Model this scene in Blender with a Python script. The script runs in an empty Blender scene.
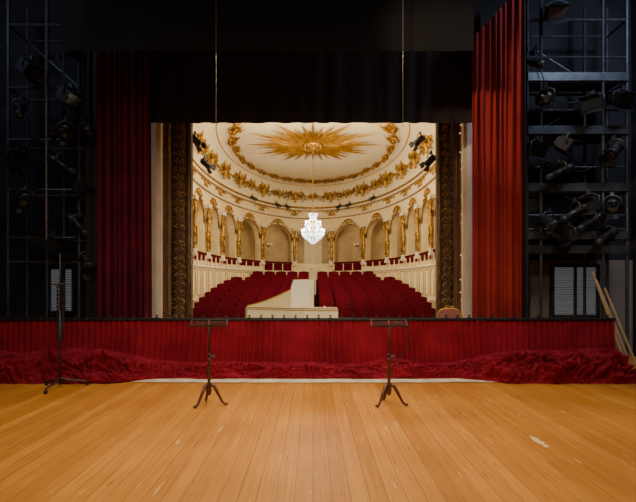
import bpy, math, random
from mathutils import Vector, Matrix, noise
random.seed(7)
SC=bpy.context.scene
COL=SC.collection
F=450.0; EYE=1.6; HX=313.0; HY=283.0
def PX(px,d): return (px-HX)*d/F
def PZ(py,d): return EYE+(HY-py)*d/F
rad=math.radians
# ------------------------------------------------ materials
def mat(name,col,rough=0.6,metal=0.0,col2=None,scale=5.0,emis=None,estr=0.0,bump=0.0,bscale=20.0,stretch=None,sheen=0.0,lo=0.35,hi=0.65,detail=4,spec=None):
    m=bpy.data.materials.new(name); m.use_nodes=True
    nt=m.node_tree; b=nt.nodes['Principled BSDF']
    b.inputs['Base Color'].default_value=(*col,1); b.inputs['Roughness'].default_value=rough; b.inputs['Metallic'].default_value=metal
    if spec is not None: b.inputs['Specular IOR Level'].default_value=spec
    if sheen:
        b.inputs['Sheen Weight'].default_value=sheen; b.inputs['Sheen Tint'].default_value=(*[min(1,c*2.5) for c in col],1)
    tc=nt.nodes.new('ShaderNodeTexCoord'); mp=nt.nodes.new('ShaderNodeMapping')
    nt.links.new(tc.outputs['Object'],mp.inputs[0])
    if stretch: mp.inputs['Scale'].default_value=stretch
    if col2:
        n=nt.nodes.new('ShaderNodeTexNoise'); n.inputs['Scale'].default_value=scale; n.inputs['Detail'].default_value=detail
        r=nt.nodes.new('ShaderNodeValToRGB'); r.color_ramp.elements[0].position=lo; r.color_ramp.elements[1].position=hi
        r.color_ramp.elements[0].color=(*col,1); r.color_ramp.elements[1].color=(*col2,1)
        nt.links.new(mp.outputs[0],n.inputs['Vector']); nt.links.new(n.outputs['Fac'],r.inputs[0]); nt.links.new(r.outputs[0],b.inputs['Base Color'])
    if bump:
        n2=nt.nodes.new('ShaderNodeTexNoise'); n2.inputs['Scale'].default_value=bscale; n2.inputs['Detail'].default_value=3
        bp=nt.nodes.new('ShaderNodeBump'); bp.inputs['Strength'].default_value=bump; bp.inputs['Distance'].default_value=0.02
        nt.links.new(mp.outputs[0],n2.inputs['Vector']); nt.links.new(n2.outputs['Fac'],bp.inputs['Height']); nt.links.new(bp.outputs[0],b.inputs['Normal'])
    if emis:
        b.inputs['Emission Color'].default_value=(*emis,1); b.inputs['Emission Strength'].default_value=estr
    return m
def plank_mat():
    m=bpy.data.materials.new('stage_planks'); m.use_nodes=True; nt=m.node_tree; b=nt.nodes['Principled BSDF']; L=nt.links.new; N=nt.nodes.new
    tc=N('ShaderNodeTexCoord')
    mp=N('ShaderNodeMapping'); mp.inputs['Rotation'].default_value=(0,0,rad(90)); mp.inputs['Location'].default_value=(3.0,0,0); L(tc.outputs['Object'],mp.inputs[0])
    br=N('ShaderNodeTexBrick'); L(mp.outputs[0],br.inputs['Vector'])
    br.inputs['Scale'].default_value=1.0; br.inputs['Brick Width'].default_value=15.0; br.inputs['Row Height'].default_value=0.14
    br.inputs['Mortar Size'].default_value=0.0028; br.inputs['Mortar Smooth'].default_value=0.3; br.offset=0.37; br.offset_frequency=2
    br.inputs['Color1'].default_value=(0.50,0.20,0.030,1); br.inputs['Color2'].default_value=(0.66,0.29,0.055,1); br.inputs['Mortar'].default_value=(0.26,0.09,0.016,1)
    mg=N('ShaderNodeMapping'); mg.inputs['Scale'].default_value=(22,0.6,1); L(tc.outputs['Object'],mg.inputs[0])
    n=N('ShaderNodeTexNoise'); n.inputs['Scale'].default_value=2.0; n.inputs['Detail'].default_value=6; L(mg.outputs[0],n.inputs['Vector'])
    r=N('ShaderNodeValToRGB'); r.color_ramp.elements[0].position=0.3; r.color_ramp.elements[0].color=(0.72,0.68,0.62,1); r.color_ramp.elements[1].position=0.7; r.color_ramp.elements[1].color=(1.05,1.05,1.05,1); L(n.outputs['Fac'],r.inputs[0])
    mx=N('ShaderNodeMixRGB'); mx.blend_type='MULTIPLY'; mx.inputs[0].default_value=0.8; L(br.outputs['Color'],mx.inputs[1]); L(r.outputs[0],mx.inputs[2])
    n2=N('ShaderNodeTexNoise'); n2.inputs['Scale'].default_value=0.9; n2.inputs['Detail'].default_value=5; L(tc.outputs['Object'],n2.inputs['Vector'])
    r2=N('ShaderNodeValToRGB'); r2.color_ramp.elements[0].position=0.35; r2.color_ramp.elements[0].color=(0.76,0.72,0.68,1); r2.color_ramp.elements[1].position=0.62; r2.color_ramp.elements[1].color=(1,1,1,1); L(n2.outputs['Fac'],r2.inputs[0])
    mx2=N('ShaderNodeMixRGB'); mx2.blend_type='MULTIPLY'; mx2.inputs[0].default_value=0.85; L(mx.outputs[0],mx2.inputs[1]); L(r2.outputs[0],mx2.inputs[2])
    def marks(prev,scale,lo,hi,nsc,col,off):
        ms=N('ShaderNodeMapping'); ms.inputs['Scale'].default_value=scale; ms.inputs['Location'].default_value=(off,off*.7,0); L(tc.outputs['Object'],ms.inputs[0])
        n3=N('ShaderNodeTexNoise'); n3.inputs['Scale'].default_value=nsc; n3.inputs['Detail'].default_value=7; L(ms.outputs[0],n3.inputs['Vector'])
        r3=N('ShaderNodeValToRGB'); r3.color_ramp.elements[0].position=lo; r3.color_ramp.elements[0].color=(0,0,0,1); r3.color_ramp.elements[1].position=hi; r3.color_ramp.elements[1].color=(1,1,1,1); L(n3.outputs['Fac'],r3.inputs[0])
        mm=N('ShaderNodeMixRGB'); L(r3.outputs[0],mm.inputs[0]); L(prev,mm.inputs[1]); mm.inputs[2].default_value=col; return mm.outputs[0]
    o=marks(mx2.outputs[0],(9,1.3,1),.65,.74,1.6,(0.72,0.42,0.15,1),0)
    o=marks(o,(14,2.0,1),.65,.72,1.4,(0.30,0.11,0.028,1),7.3)
    o=marks(o,(6,8,1),.735,.76,2.2,(0.86,0.66,0.38,1),3.1)
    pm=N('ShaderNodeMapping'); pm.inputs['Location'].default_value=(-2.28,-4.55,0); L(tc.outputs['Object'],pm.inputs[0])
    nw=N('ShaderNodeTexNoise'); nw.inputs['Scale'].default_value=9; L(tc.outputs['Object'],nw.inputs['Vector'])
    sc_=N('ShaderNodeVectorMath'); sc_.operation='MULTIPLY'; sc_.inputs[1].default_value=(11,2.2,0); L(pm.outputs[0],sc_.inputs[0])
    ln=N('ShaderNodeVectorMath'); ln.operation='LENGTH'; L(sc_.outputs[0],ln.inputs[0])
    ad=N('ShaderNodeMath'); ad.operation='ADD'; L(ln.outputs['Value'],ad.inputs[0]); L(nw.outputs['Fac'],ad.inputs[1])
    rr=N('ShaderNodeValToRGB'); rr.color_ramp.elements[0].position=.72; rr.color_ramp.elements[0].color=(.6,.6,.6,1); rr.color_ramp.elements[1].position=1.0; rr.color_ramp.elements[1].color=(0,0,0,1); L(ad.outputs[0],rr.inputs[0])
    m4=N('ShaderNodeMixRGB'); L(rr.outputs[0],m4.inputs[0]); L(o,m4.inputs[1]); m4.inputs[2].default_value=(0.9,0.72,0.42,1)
    L(m4.outputs[0],b.inputs['Base Color'])
    b.inputs['Roughness'].default_value=0.48; b.inputs['Specular IOR Level'].default_value=0.4
    bp=N('ShaderNodeBump'); bp.inputs['Strength'].default_value=0.15; bp.inputs['Distance'].default_value=0.01; L(n.outputs['Fac'],bp.inputs['Height']); L(bp.outputs[0],b.inputs['Normal'])
    return m
M_FLOOR=plank_mat()
M_BLACK=mat('black_paint',(0.008,0.009,0.011),0.7,col2=(0.014,0.014,0.017),scale=2)
M_WALLD=mat('dark_stage_wall',(0.011,0.011,0.014),0.9,col2=(0.024,0.024,0.029),scale=1.2)
M_GREYW=mat('grey_wing_wall',(0.20,0.18,0.16),0.9,col2=(0.27,0.24,0.21),scale=1.5)
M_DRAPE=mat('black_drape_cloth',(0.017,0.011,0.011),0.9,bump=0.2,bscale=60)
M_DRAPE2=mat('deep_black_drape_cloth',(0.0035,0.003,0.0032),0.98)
M_RED=mat('red_velvet',(0.175,0.004,0.016),0.9,col2=(0.245,0.008,0.023),scale=3,sheen=0.08,bump=0.1,bscale=80,spec=.2)
M_RED3=mat('lit_red_curtain',(0.26,0.020,0.020),0.85,col2=(0.33,0.034,0.030),scale=2,sheen=0.1,spec=.2)  # right side curtain: light falling on it is put into a brighter red
M_RED2=mat('shaded_red_curtain_cloth',(0.060,0.0018,0.011),0.85,col2=(0.095,0.0035,0.017),scale=2,sheen=0.05,spec=.2)  # left side curtain: shade is painted in as a darker red
M_PINK=mat('faded_red_upholstery',(0.30,0.085,0.07),0.8,col2=(0.38,0.15,0.11),scale=12)
M_SEAT=mat('seat_red_plush',(0.052,0.0007,0.0055),0.95,col2=(0.085,0.0012,0.008),scale=4,spec=.1)
M_RAIL=mat('rail_red_velvet',(0.085,0.001,0.008),0.95,col2=(0.12,0.0015,0.011),scale=4,spec=.1)
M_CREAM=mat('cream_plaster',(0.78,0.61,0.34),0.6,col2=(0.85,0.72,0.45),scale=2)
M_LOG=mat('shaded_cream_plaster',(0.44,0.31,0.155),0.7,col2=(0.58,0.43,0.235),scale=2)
M_CEIL=mat('cream_ceiling_plaster',(0.86,0.73,0.46),0.7,col2=(0.90,0.79,0.53),scale=1.2)
M_CREAMW=mat('white_plaster',(0.85,0.77,0.60),0.6,col2=(0.74,0.64,0.47),scale=3)
M_GOLD=mat('gilding',(0.54,0.29,0.036),0.3,metal=0.5,col2=(0.20,0.095,0.013),scale=14,bump=0.5,bscale=30)
M_GOLDB=mat('bright_gilding',(0.68,0.40,0.05),0.35,metal=0.35,col2=(0.46,0.24,0.03),scale=9)
M_SUN=mat('sunburst_gilding',(0.42,0.21,0.010),0.35,metal=0.3,col2=(0.24,0.105,0.005),scale=6)
M_OLD=mat('tarnished_gilt',(0.070,0.041,0.023),0.6,metal=0.2,col2=(0.14,0.08,0.036),scale=7,bump=0.8,bscale=25)
M_OLDR=mat('tarnished_gilt_relief',(0.22,0.12,0.04),0.45,metal=0.3,col2=(0.50,0.30,0.10),scale=5,lo=.4,hi=.7)
M_BROWN=mat('brown_painted_wood',(0.13,0.065,0.036),0.6,col2=(0.24,0.125,0.065),scale=6,stretch=(3,3,0.5))
M_WOOD=mat('dark_walnut',(0.045,0.016,0.008),0.35,col2=(0.09,0.03,0.014),scale=8,stretch=(6,6,1))
M_DESK=mat('black_stained_desk',(0.010,0.008,0.007),0.5,col2=(0.02,0.015,0.012),scale=8)
M_IVORY=mat('ivory_lacquer',(0.84,0.73,0.44),0.3,col2=(0.88,0.78,0.52),scale=3)
M_IVORYW=mat('lit_ivory_lacquer',(0.95,0.89,0.68),0.35,col2=(0.96,0.92,0.75),scale=3)  # lit copy of the ivory: the flap's brightness is put into its colour
M_STEEL=mat('dark_steel',(0.05,0.056,0.066),0.45,metal=0.5,col2=(0.09,0.096,0.11),scale=6)
M_LAMP=mat('lamp_housing_black',(0.018,0.019,0.023),0.42,metal=0.3,col2=(0.036,0.036,0.042),scale=9)
M_LENS=mat('lens_glass',(0.05,0.07,0.09),0.2,metal=0.3)
M_CRYS=mat('crystal',(0.85,0.95,1.0),0.08,emis=(0.50,0.82,1.0),estr=1.9)  # drops emit by themselves, sparkle of the lit chandelier put in as glow
M_BULB=mat('warm_bulb',(1,0.9,0.7),0.3,emis=(1,0.93,0.8),estr=20)
M_SBULB=mat('small_bulb',(1,0.8,0.5),0.3,emis=(1,0.75,0.4),estr=1.2)
M_WHITE=mat('dusty_white_cloth',(0.74,0.66,0.52),0.9,col2=(0.52,0.42,0.30),scale=5)
M_PINE=mat('raw_pine',(0.46,0.31,0.16),0.6,col2=(0.58,0.40,0.22),scale=5,stretch=(5,5,0.6))
M_CARPET=mat('dark_red_carpet',(0.014,0.0008,0.002),0.95,col2=(0.022,0.0015,0.003),scale=9,spec=.1)
M_AISLE=mat('tan_stone_step',(0.50,0.42,0.30),0.7,col2=(0.60,0.52,0.38),scale=5)
M_CABLE=mat('black_rubber',(0.01,0.01,0.01),0.5)
M_ROPE=mat('grey_rope',(0.22,0.18,0.16),0.8)
M_LOUV=mat('window_slats_daylight',(0.42,0.45,0.48),0.5,emis=(0.5,0.56,0.62),estr=0.10)
M_KEY=mat('ebony_keys',(0.02,0.02,0.02),0.3)
# ------------------------------------------------ geometry
def g_merge(*gs):
    V=[];Fc=[]
    for v,f in gs:
        o=len(V); V+=list(v); Fc+=[tuple(i+o for i in q) for q in f]
    return V,Fc
def g_box(c,s,rot=None):
    V=[]
    for dz in(-.5,.5):
        for dx,dy in((-.5,-.5),(.5,-.5),(.5,.5),(-.5,.5)):
            p=Vector((dx*s[0],dy*s[1],dz*s[2]))
            if rot is not None: p=rot@p
            V.append(tuple(p+Vector(c)))
    return V,[(3,2,1,0),(4,5,6,7),(0,1,5,4),(1,2,6,5),(2,3,7,6),(3,0,4,7)]
def g_tube(pts,r,n=6,cap=True):
    pts=[Vector(p) for p in pts]; V=[];Fc=[]
    if not hasattr(r,'__len__'): r=[r]*len(pts)
    up=None
    for i,p in enumerate(pts):
        a=pts[max(i-1,0)]; b=pts[min(i+1,len(pts)-1)]; t=(b-a).normalized()
        if up is None:
            up=Vector((0,0,1)) if abs(t.z)<.9 else Vector((1,0,0))
        s=t.cross(up)
        if s.length<1e-4: s=t.cross(Vector((0,1,0)))
        s.normalize(); u=s.cross(t).normalized(); up=u
        for k in range(n):
            an=2*math.pi*k/n; V.append(tuple(p+(s*math.cos(an)+u*math.sin(an))*r[i]))
    for i in range(len(pts)-1):
        for k in range(n):
            k2=(k+1)%n; Fc.append((i*n+k,i*n+k2,(i+1)*n+k2,(i+1)*n+k))
    if cap:
        Fc.append(tuple(range(n))[::-1]); Fc.append(tuple((len(pts)-1)*n+k for k in range(n)))
    return V,Fc
def g_lathe(prof,c=(0,0,0),n=12,sx=1,sy=1):
    V=[];Fc=[]
    for r,z in prof:
        for k in range(n):
            a=2*math.pi*k/n; V.append((c[0]+r*sx*math.cos(a),c[1]+r*sy*math.sin(a),c[2]+z))
    for i in range(len(prof)-1):
        for k in range(n):
            k2=(k+1)%n; Fc.append((i*n+k,i*n+k2,(i+1)*n+k2,(i+1)*n+k))
    Fc.append(tuple(range(n))[::-1]); Fc.append(tuple((len(prof)-1)*n+k for k in range(n)))
    return V,Fc
def g_ball(c,r,n=8,m=5,s=(1,1,1)):
    pr=[(max(1e-3,math.sin(math.pi*i/m))*r,-math.cos(math.pi*i/m)*r*s[2]) for i in range(m+1)]
    return g_lathe(pr,c,n,s[0],s[1])
def g_scroll(c,U,W,size,turns=1.3,r=0.02,flip=1,n=12,k=5):
    c=Vector(c);U=Vector(U);W=Vector(W);P=[];R=[]
    for i in range(n):
        s=i/(n-1); a=turns*2*math.pi*s; q=size*(1-s*0.85)
        P.append(c+U*(flip*(math.cos(a)*q-0.2*size))+W*(math.sin(a)*q)); R.append(r*(1-0.5*s))
    return g_tube(P,R,k)
def g_grid(fn,nu,nv):
    V=[fn(i/nu,j/nv) for j in range(nv+1) for i in range(nu+1)]
    Fc=[(j*(nu+1)+i,j*(nu+1)+i+1,(j+1)*(nu+1)+i+1,(j+1)*(nu+1)+i) for j in range(nv) for i in range(nu)]
    return V,Fc
def g_prism(poly,z0,z1):
    n=len(poly); V=[(x,y,z0) for x,y in poly]+[(x,y,z1) for x,y in poly]
    return V,[tuple(range(n))[::-1],tuple(range(n,2*n))]+[(i,(i+1)%n,n+(i+1)%n,n+i) for i in range(n)]
def g_xf(g,M): return [tuple(M@Vector(v)) for v in g[0]],g[1]
def mesh(name,g,m,smooth=False):
    me=bpy.data.meshes.new(name); me.from_pydata([tuple(v) for v in g[0]],[],g[1]); me.update()
    if m: me.materials.append(m)
    if smooth:
        me.polygons.foreach_set('use_smooth',[True]*len(me.polygons))
    return me
def tag(o,label=None,cat=None,kind=None,group=None):
    if label:o['label']=label
    if cat:o['category']=cat
    if kind:o['kind']=kind
    if group:o['group']=group
def obj(name,g,m,parent=None,smooth=False,label=None,cat=None,kind=None,group=None,loc=(0,0,0),rz=0):
    o=bpy.data.objects.new(name,mesh(name,g,m,smooth)); COL.objects.link(o)
    if parent: o.parent=parent
    else: o.location=loc; o.rotation_euler=(0,0,rz)
    tag(o,label,cat,kind,group); return o
def thing(name,parts,label,cat,loc=(0,0,0),rz=0,group=None,kind=None):
    e=bpy.data.objects.new(name,None); e.empty_display_size=.1; COL.objects.link(e); e.location=loc; e.rotation_euler=(0,0,rz)
    tag(e,label,cat,kind,group)
    for p in parts:
        pn,g,m=p[:3]; o=obj(pn,g,m,parent=e,smooth=p[3] if len(p)>3 else False,label=p[4] if len(p)>4 else None)
        if len(p)>5 and p[5]: o['kind']=p[5]
    return e
def clone(e,loc,rz=0,label=None,scale=None,rot=None):
    n=e.copy(); COL.objects.link(n); n.location=loc; n.rotation_euler=rot if rot else (0,0,rz)
    if label:n['label']=label
    if scale:n.scale=(scale,)*3
    for c in e.children:
        k=c.copy(); COL.objects.link(k); k.parent=n; k.matrix_parent_inverse=c.matrix_parent_inverse.copy()
    return n
def struct(name,g,m,smooth=False): return obj(name,g,m,kind='structure',smooth=smooth)
# ================================================= STAGE SHELL
struct('floor',g_box((0,3.2,-0.1),(15,13.4,0.2)),M_FLOOR)
struct('wall_left',g_box((-7.1,3.2,4.6),(0.2,13.4,9.2)),M_WALLD)
struct('wall_right',g_box((7.1,3.2,4.6),(0.2,13.4,9.2)),M_WALLD)
struct('wall_back',g_box((0,-3.4,4.6),(14,0.2,9.2)),M_WALLD)
struct('ceiling',g_box((0,3.2,9.3),(15,13.4,0.2)),M_BLACK)
struct('wall_front_left',g_box((-5.0,9.98,4.5),(4.0,0.16,9.4)),M_WALLD)
struct('wall_front_right',g_box((5.0,9.98,4.5),(4.0,0.16,9.4)),M_WALLD)
struct('wall_front_top',g_box((0,9.98,7.35),(6.0,0.16,3.7)),M_WALLD)
struct('trim_7',g_box((PX(585,9.86),9.87,1.05),(2.4,.03,2.1)),M_GREYW)
for s,nm in((-1,'trim_1'),(1,'trim_2')):
    x0=PX(147,8.9) if s<0 else PX(463,8.9); x1=PX(161,8.9) if s<0 else PX(474,8.9)
    g=g_merge(g_box(((x0+x1)/2,8.95,2.7),(x1-x0,0.1,5.4)),g_box(((x0+x1)/2,8.88,2.7),((x1-x0)*.4,0.04,5.4)))
    struct(nm,g,M_CREAMW)
def window(nm,pxa,pxb,pya,pyb,d):
    xa,xb=PX(pxa,d),PX(pxb,d);za,zb=PZ(pyb,d),PZ(pya,d)
    gs=[];n=int((zb-za)/0.05)
    for i in range(n):
        gs.append(g_box(((xa+xb)/2,d,za+(i+.5)*(zb-za)/n),(xb-xa,0.008,0.045),Matrix.Rotation(rad(35),3,'X')))
    w=struct(nm,g_merge(*gs),M_LOUV)
    fr=g_merge(g_box((xa,d,(za+zb)/2),(.06,.1,zb-za+.06)),g_box((xb,d,(za+zb)/2),(.06,.1,zb-za+.06)),g_box(((xa+xb)/2,d,za),(xb-xa,.1,.06)),g_box(((xa+xb)/2,d,zb),(xb-xa,.1,.06)),g_box(((xa+xb)/2,d-.02,(za+zb)/2),(.05,.06,zb-za)))
    obj('frame',fr,M_STEEL,parent=w)
window('window_1',50,74,268,312,9.78)
window('window_2',552,597,266,316,9.78)
# ================================================= AUDITORIUM SHELL
CY,A,B=12.8,3.3,7.0
def W(t,off=0):
    t=rad(t)
    return ((A+off)*math.sin(t),CY+(B+off)*math.cos(t))
def nrm(t):
    v=Vector((math.sin(rad(t))/A,math.cos(rad(t))/B)); v.normalize(); return v
def phi(t):
    v=nrm(t); return math.atan2(-v.x,v.y)
RZ=2.49; TOP=4.9; HC=5.79
TE=114
def band(z0,z1,off,ta=-TE,tb=TE,n=120,off1=None):
    if off1 is None: off1=off
    def f(u,v):
        x,y=W(ta+(tb-ta)*u,off+(off1-off)*v); return (x,y,z0+(z1-z0)*v)
    return g_grid(f,n,1)
HT=[-108,-96,-83,-71,-58,-39.5,-14.5,14.5,39.5,58,71,83,96,108]
struct('wall_parapet',g_merge(band(-0.4,RZ-0.04,0),band(RZ-0.04,-0.4,0.18),band(RZ-0.04,RZ-0.04,0,off1=0.18)),M_CREAM)
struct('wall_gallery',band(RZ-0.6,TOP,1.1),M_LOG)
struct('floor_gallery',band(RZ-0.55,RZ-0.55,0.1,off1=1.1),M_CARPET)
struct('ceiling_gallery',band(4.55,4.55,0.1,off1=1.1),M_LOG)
SPR,RISE=3.38,0.68
gs=[];arch=[]
def arcz(u,m): 
    q=(u-.5)/(.5-m); return SPR+RISE*math.sqrt(max(0,1-q*q))
allb=[(-TE,HT[0])]+list(zip(HT[:-1],HT[1:]))+[(HT[-1],TE)]
bays=[]
for a,b in allb:
    pa,pb=Vector(W(a)),Vector(W(b)); L=(pb-pa).length
    solid=(a==-TE or b==TE)
    m=0.5 if solid else min(0.3,0.13/L)
    us=[0,m]+[m+(1-2*m)*i/18 for i in range(1,18)]+[1-m,1] if not solid else [0,1]
    for i in range(len(us)-1):
        u0,u1=us[i],us[i+1]; inside=(not solid) and u0>=m-1e-6 and u1<=1-m+1e-6
        z0=arcz(u0,m) if inside else RZ-.05; z1=arcz(u1,m) if inside else RZ-.05
        q=[]
        for off in(0,0.30):
            x0,y0=W(a+(b-a)*u0,off);x1,y1=W(a+(b-a)*u1,off)
            q+=[(x0,y0,z0),(x1,y1,z1),(x1,y1,TOP),(x0,y0,TOP)]
        gs.append((q,[(0,1,2,3),(7,6,5,4),(1,0,4,5)]))
    if not solid:
        bays.append((a,b,m))
        for u in(m,1-m):
            x0,y0=W(a+(b-a)*u,0);x1,y1=W(a+(b-a)*u,.30)
            gs.append(([(x0,y0,RZ-.05),(x1,y1,RZ-.05),(x1,y1,SPR),(x0,y0,SPR)],[(0,1,2,3)]))
        P=[]
        for i in range(21):
            u=m+(1-2*m)*i/20; x,y=W(a+(b-a)*u,-0.02); P.append((x,y,arcz(u,m)+.015))
        arch.append(g_tube(P,0.024,5))
        P=[]
        for i in range(21):
            x,y=W(a+(b-a)*(m*.7+(1-1.4*m)*i/20),-0.02); P.append((x,y,arcz(m+(1-2*m)*i/20,m)+.10))
        arch.append(g_tube(P,0.012,4))
struct('wall_arcade',g_merge(*gs),M_CREAM)
struct('trim_3',g_merge(*arch),M_GOLD,True)
def ringtube(z,off,r,ta=-TE,tb=TE,n=110,k=6):
    return g_tube([(*W(ta+(tb-ta)*i/n,off),z) for i in range(n+1)],r,k)
struct('trim_4',g_merge(ringtube(TOP-.02,-.07,.045),ringtube(TOP-.14,-.03,.025),ringtube(4.42,-.02,.02)),M_GOLD,True)
struct('trim_5',g_merge(ringtube(TOP-.08,-.04,.05),ringtube(4.47,-.03,.04),ringtube(RZ-.40,-.02,.03)),M_CREAMW,True)
pg=[]
for sgn in(-1,1):
    edges=[22,30,39,47,54,60,66,71,76,81,86,91,96,101,106]
    for e0,e1 in zip(edges[:-1],edges[1:]):
        a=sgn*(e0+.8); b=sgn*(e1-.8)
        for (z0,z1) in((1.25,2.0),(0.2,1.1)):
            P=[(*W(a+(b-a)*i/5,-.012),z1) for i in range(6)]+[(*W(b-(b-a)*i/5,-.012),z0) for i in range(6)]
            P.append(P[0]); pg.append(g_tube(P,.010,4))
struct('trim_6',g_merge(*pg),M_GOLD)
RC,RA,RB=14.2,2.45,4.3
def R(t,off=0): return ((RA+off)*math.sin(rad(t)),RC+(RB+off)*math.cos(rad(t)))
def covep(t,s):
    w=W(t,0); r=R(t*1.3,0); h=1-math.cos(s*math.pi/2); v=math.sin(s*math.pi/2)
    return (w[0]+(r[0]-w[0])*h,w[1]+(r[1]-w[1])*h,TOP+(HC-TOP)*v)
struct('ceiling_cove',g_grid(lambda u,v:covep(-TE+2*TE*u,v),140,12),M_CEIL,True)
def cf(u,v):
    p=R(360*u,0.05); return (p[0]*v,RC+(p[1]-RC)*v,HC+.01)
struct('ceiling_dome',g_grid(cf,96,3),M_CEIL)
struct('wall_auditorium_top',g_box((0,14.5,6.3),(9,11,0.1)),M_WALLD)
def cframe(t,s):
    p=Vector(covep(t,s)); q=Vector(covep(t+1,s)); w=Vector(covep(t,min(1,s+.05))) if s<.95 else p+(p-Vector(covep(t,s-.05)))
    U=(q-p).normalized(); N=(w-p).normalized(); I=U.cross(N).normalized()
    if I.z>0: I=-I
    return p,U,N,I
def garland(nm,s0,size,n,label,rr=.024,tr=.035,jit=.05,per=7,blob=.045):
    gs=[]; rnd=random.Random(n)
    gs.append(g_tube([covep(-100+200*i/100,s0) for i in range(101)],tr,5))
    for i in range(n):
        t=-100+200*(i+.5)/n
        ph=abs(math.cos(math.pi*i/per))
        sz=size*(.30+1.2*ph**3)
        p,U,N,I=cframe(t,s0)
        c=p+I*.03+N*rnd.uniform(-jit,jit)*ph
        gs.append(g_scroll(c,U,N,sz*rnd.uniform(.8,1.2),rnd.uniform(.9,1.4),rr*(.5+.5*ph),1 if i%2 else -1,10,4))
        if ph>.7:
            gs.append(g_ball(c+U*rnd.uniform(-.1,.1)+I*.04,blob,5,4))
            gs.append(g_tube([c,c+N*sz*.9+I*.05,c+N*sz*1.5+U*sz*rnd.uniform(-.6,.6)],[.022,.028,.005],4))
    return obj(nm,g_merge(*gs),M_GOLD,kind='stuff',label=label,cat='ceiling ornament',smooth=True)
garland('gilded_ceiling_garland',1.0,.20,160,'gilded scrolling garland framing the cream oval ceiling',.026,.032,.12,8)
garland('gilded_cove_garland',.36,.11,140,'thin gilded rocaille garland along the curved cove',.017,.014,.08,7,.035)
struct('trim_8',g_merge(g_tube([covep(-100+2*i,.72) for i in range(101)],.020,5)),M_GOLDB,True)
def cartouche():
    g=[g_lathe([(.02,-.2),(.06,-.18),(.03,-.12),(.09,-.04),(.12,.05),(.06,.12),(.09,.16),(.02,.17)],(0,0,0),8)]
    for s in(-1,1):
        g+= [g_scroll((s*.17,0,-.02),(1,0,0),(0,0,1),.13,1.3,.028,s,12,5),g_scroll((s*.12,0,.2),(1,0,0),(0,0,1),.10,1.2,.022,s,10,5),g_scroll((s*.34,0,-.1),(1,0,0),(0,0,1),.10,1.1,.02,s,10,4),g_scroll((s*.46,0,.02),(1,0,0),(0,0,1),.07,1.1,.016,-s,10,4)]
        g.append(g_ball((s*.22,-.02,.13),.05,6,4))
        g.append(g_tube([(s*.1,-.05,.02),(s*.17,-.09,.12),(s*.2,-.08,.28),(s*.15,-.06,.36)],[.04,.035,.026,.03],6))
    f=[g_ball((random.uniform(-.11,.11),-.03,.2+random.uniform(0,.16)),.042,6,4) for _ in range(9)]
    return g_merge(*g),g_merge(*f)
cg,fg=cartouche()
first=None
for t in HT[1:-1]+[0,27,-27,49,-49]:
    p=covep(t,.28)
    x,y=p[0],p[1]; v=nrm(t); loc=(x-v.x*.12,y-v.y*.12,p[2]+.02)
    big=t in HT
    if first is None:
        first=thing('gilded_vase_ornament',[('vase',cg,M_GOLD,True),('flowers',fg,M_GOLDB,True)],'gilded vase ornament with scrolled foliage on the cove','ornament',loc,phi(t),'gilded ornaments around the cove'); first.scale=(1.2,)*3
    else: clone(first,loc,phi(t),scale=1.2 if big else .75)
def keystone():
    g=[g_ball((0,-.03,0),.09,8,5,(1,.6,1.3))]
    for s in(-1,1): g+=[g_scroll((s*.13,-.03,0),(1,0,0),(0,0,1),.1,1.2,.022,s,10,5),g_scroll((s*.27,-.03,-.07),(1,0,0),(0,0,1),.08,1.1,.018,s,9,4),g_scroll((s*.38,-.03,-.2),(1,0,0),(0,0,1),.07,1.1,.014,-s,9,4)]
    return g_merge(*g)
kg=keystone(); k0=None
for a,b,m in bays:
    t=(a+b)/2; loc=(*W(t,-.02),4.21)
    if k0 is None: k0=obj('keystone_ornament',kg,M_GOLD,smooth=True,label='gilded shell keystone with scrolls above a gallery arch',cat='ornament',group='keystones above the gallery arches',loc=loc,rz=phi(t))
    else: clone(k0,loc,phi(t))
fr=[g_ball((0,-.02,0),.085,8,5,(1,.5,1.5))]
for s in(-1,1): fr+=[g_scroll((s*.12,-.02,.03),(1,0,0),(0,0,1),.11,1.3,.02,s,10,4),g_scroll((s*.12,-.02,-.10),(1,0,0),(0,0,1),.07,1.2,.016,-s,9,4),g_scroll((s*.29,-.02,.04),(1,0,0),(0,0,1),.08,1.1,.015,s,9,4),g_scroll((s*.44,-.02,.02),(1,0,0),(0,0,1),.06,1.1,.012,-s,9,4)]
fgm=g_merge(*fr); f0=None
for t in HT[1:-1]:
    loc=(*W(t,-.02),4.64)
    if f0 is None: f0=obj('frieze_cartouche',fgm,M_GOLD,smooth=True,label='gilded rocaille cartouche on the cream frieze',cat='ornament',group='cartouches on the frieze',loc=loc,rz=phi(t))
    else: clone(f0,loc,phi(t))
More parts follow.
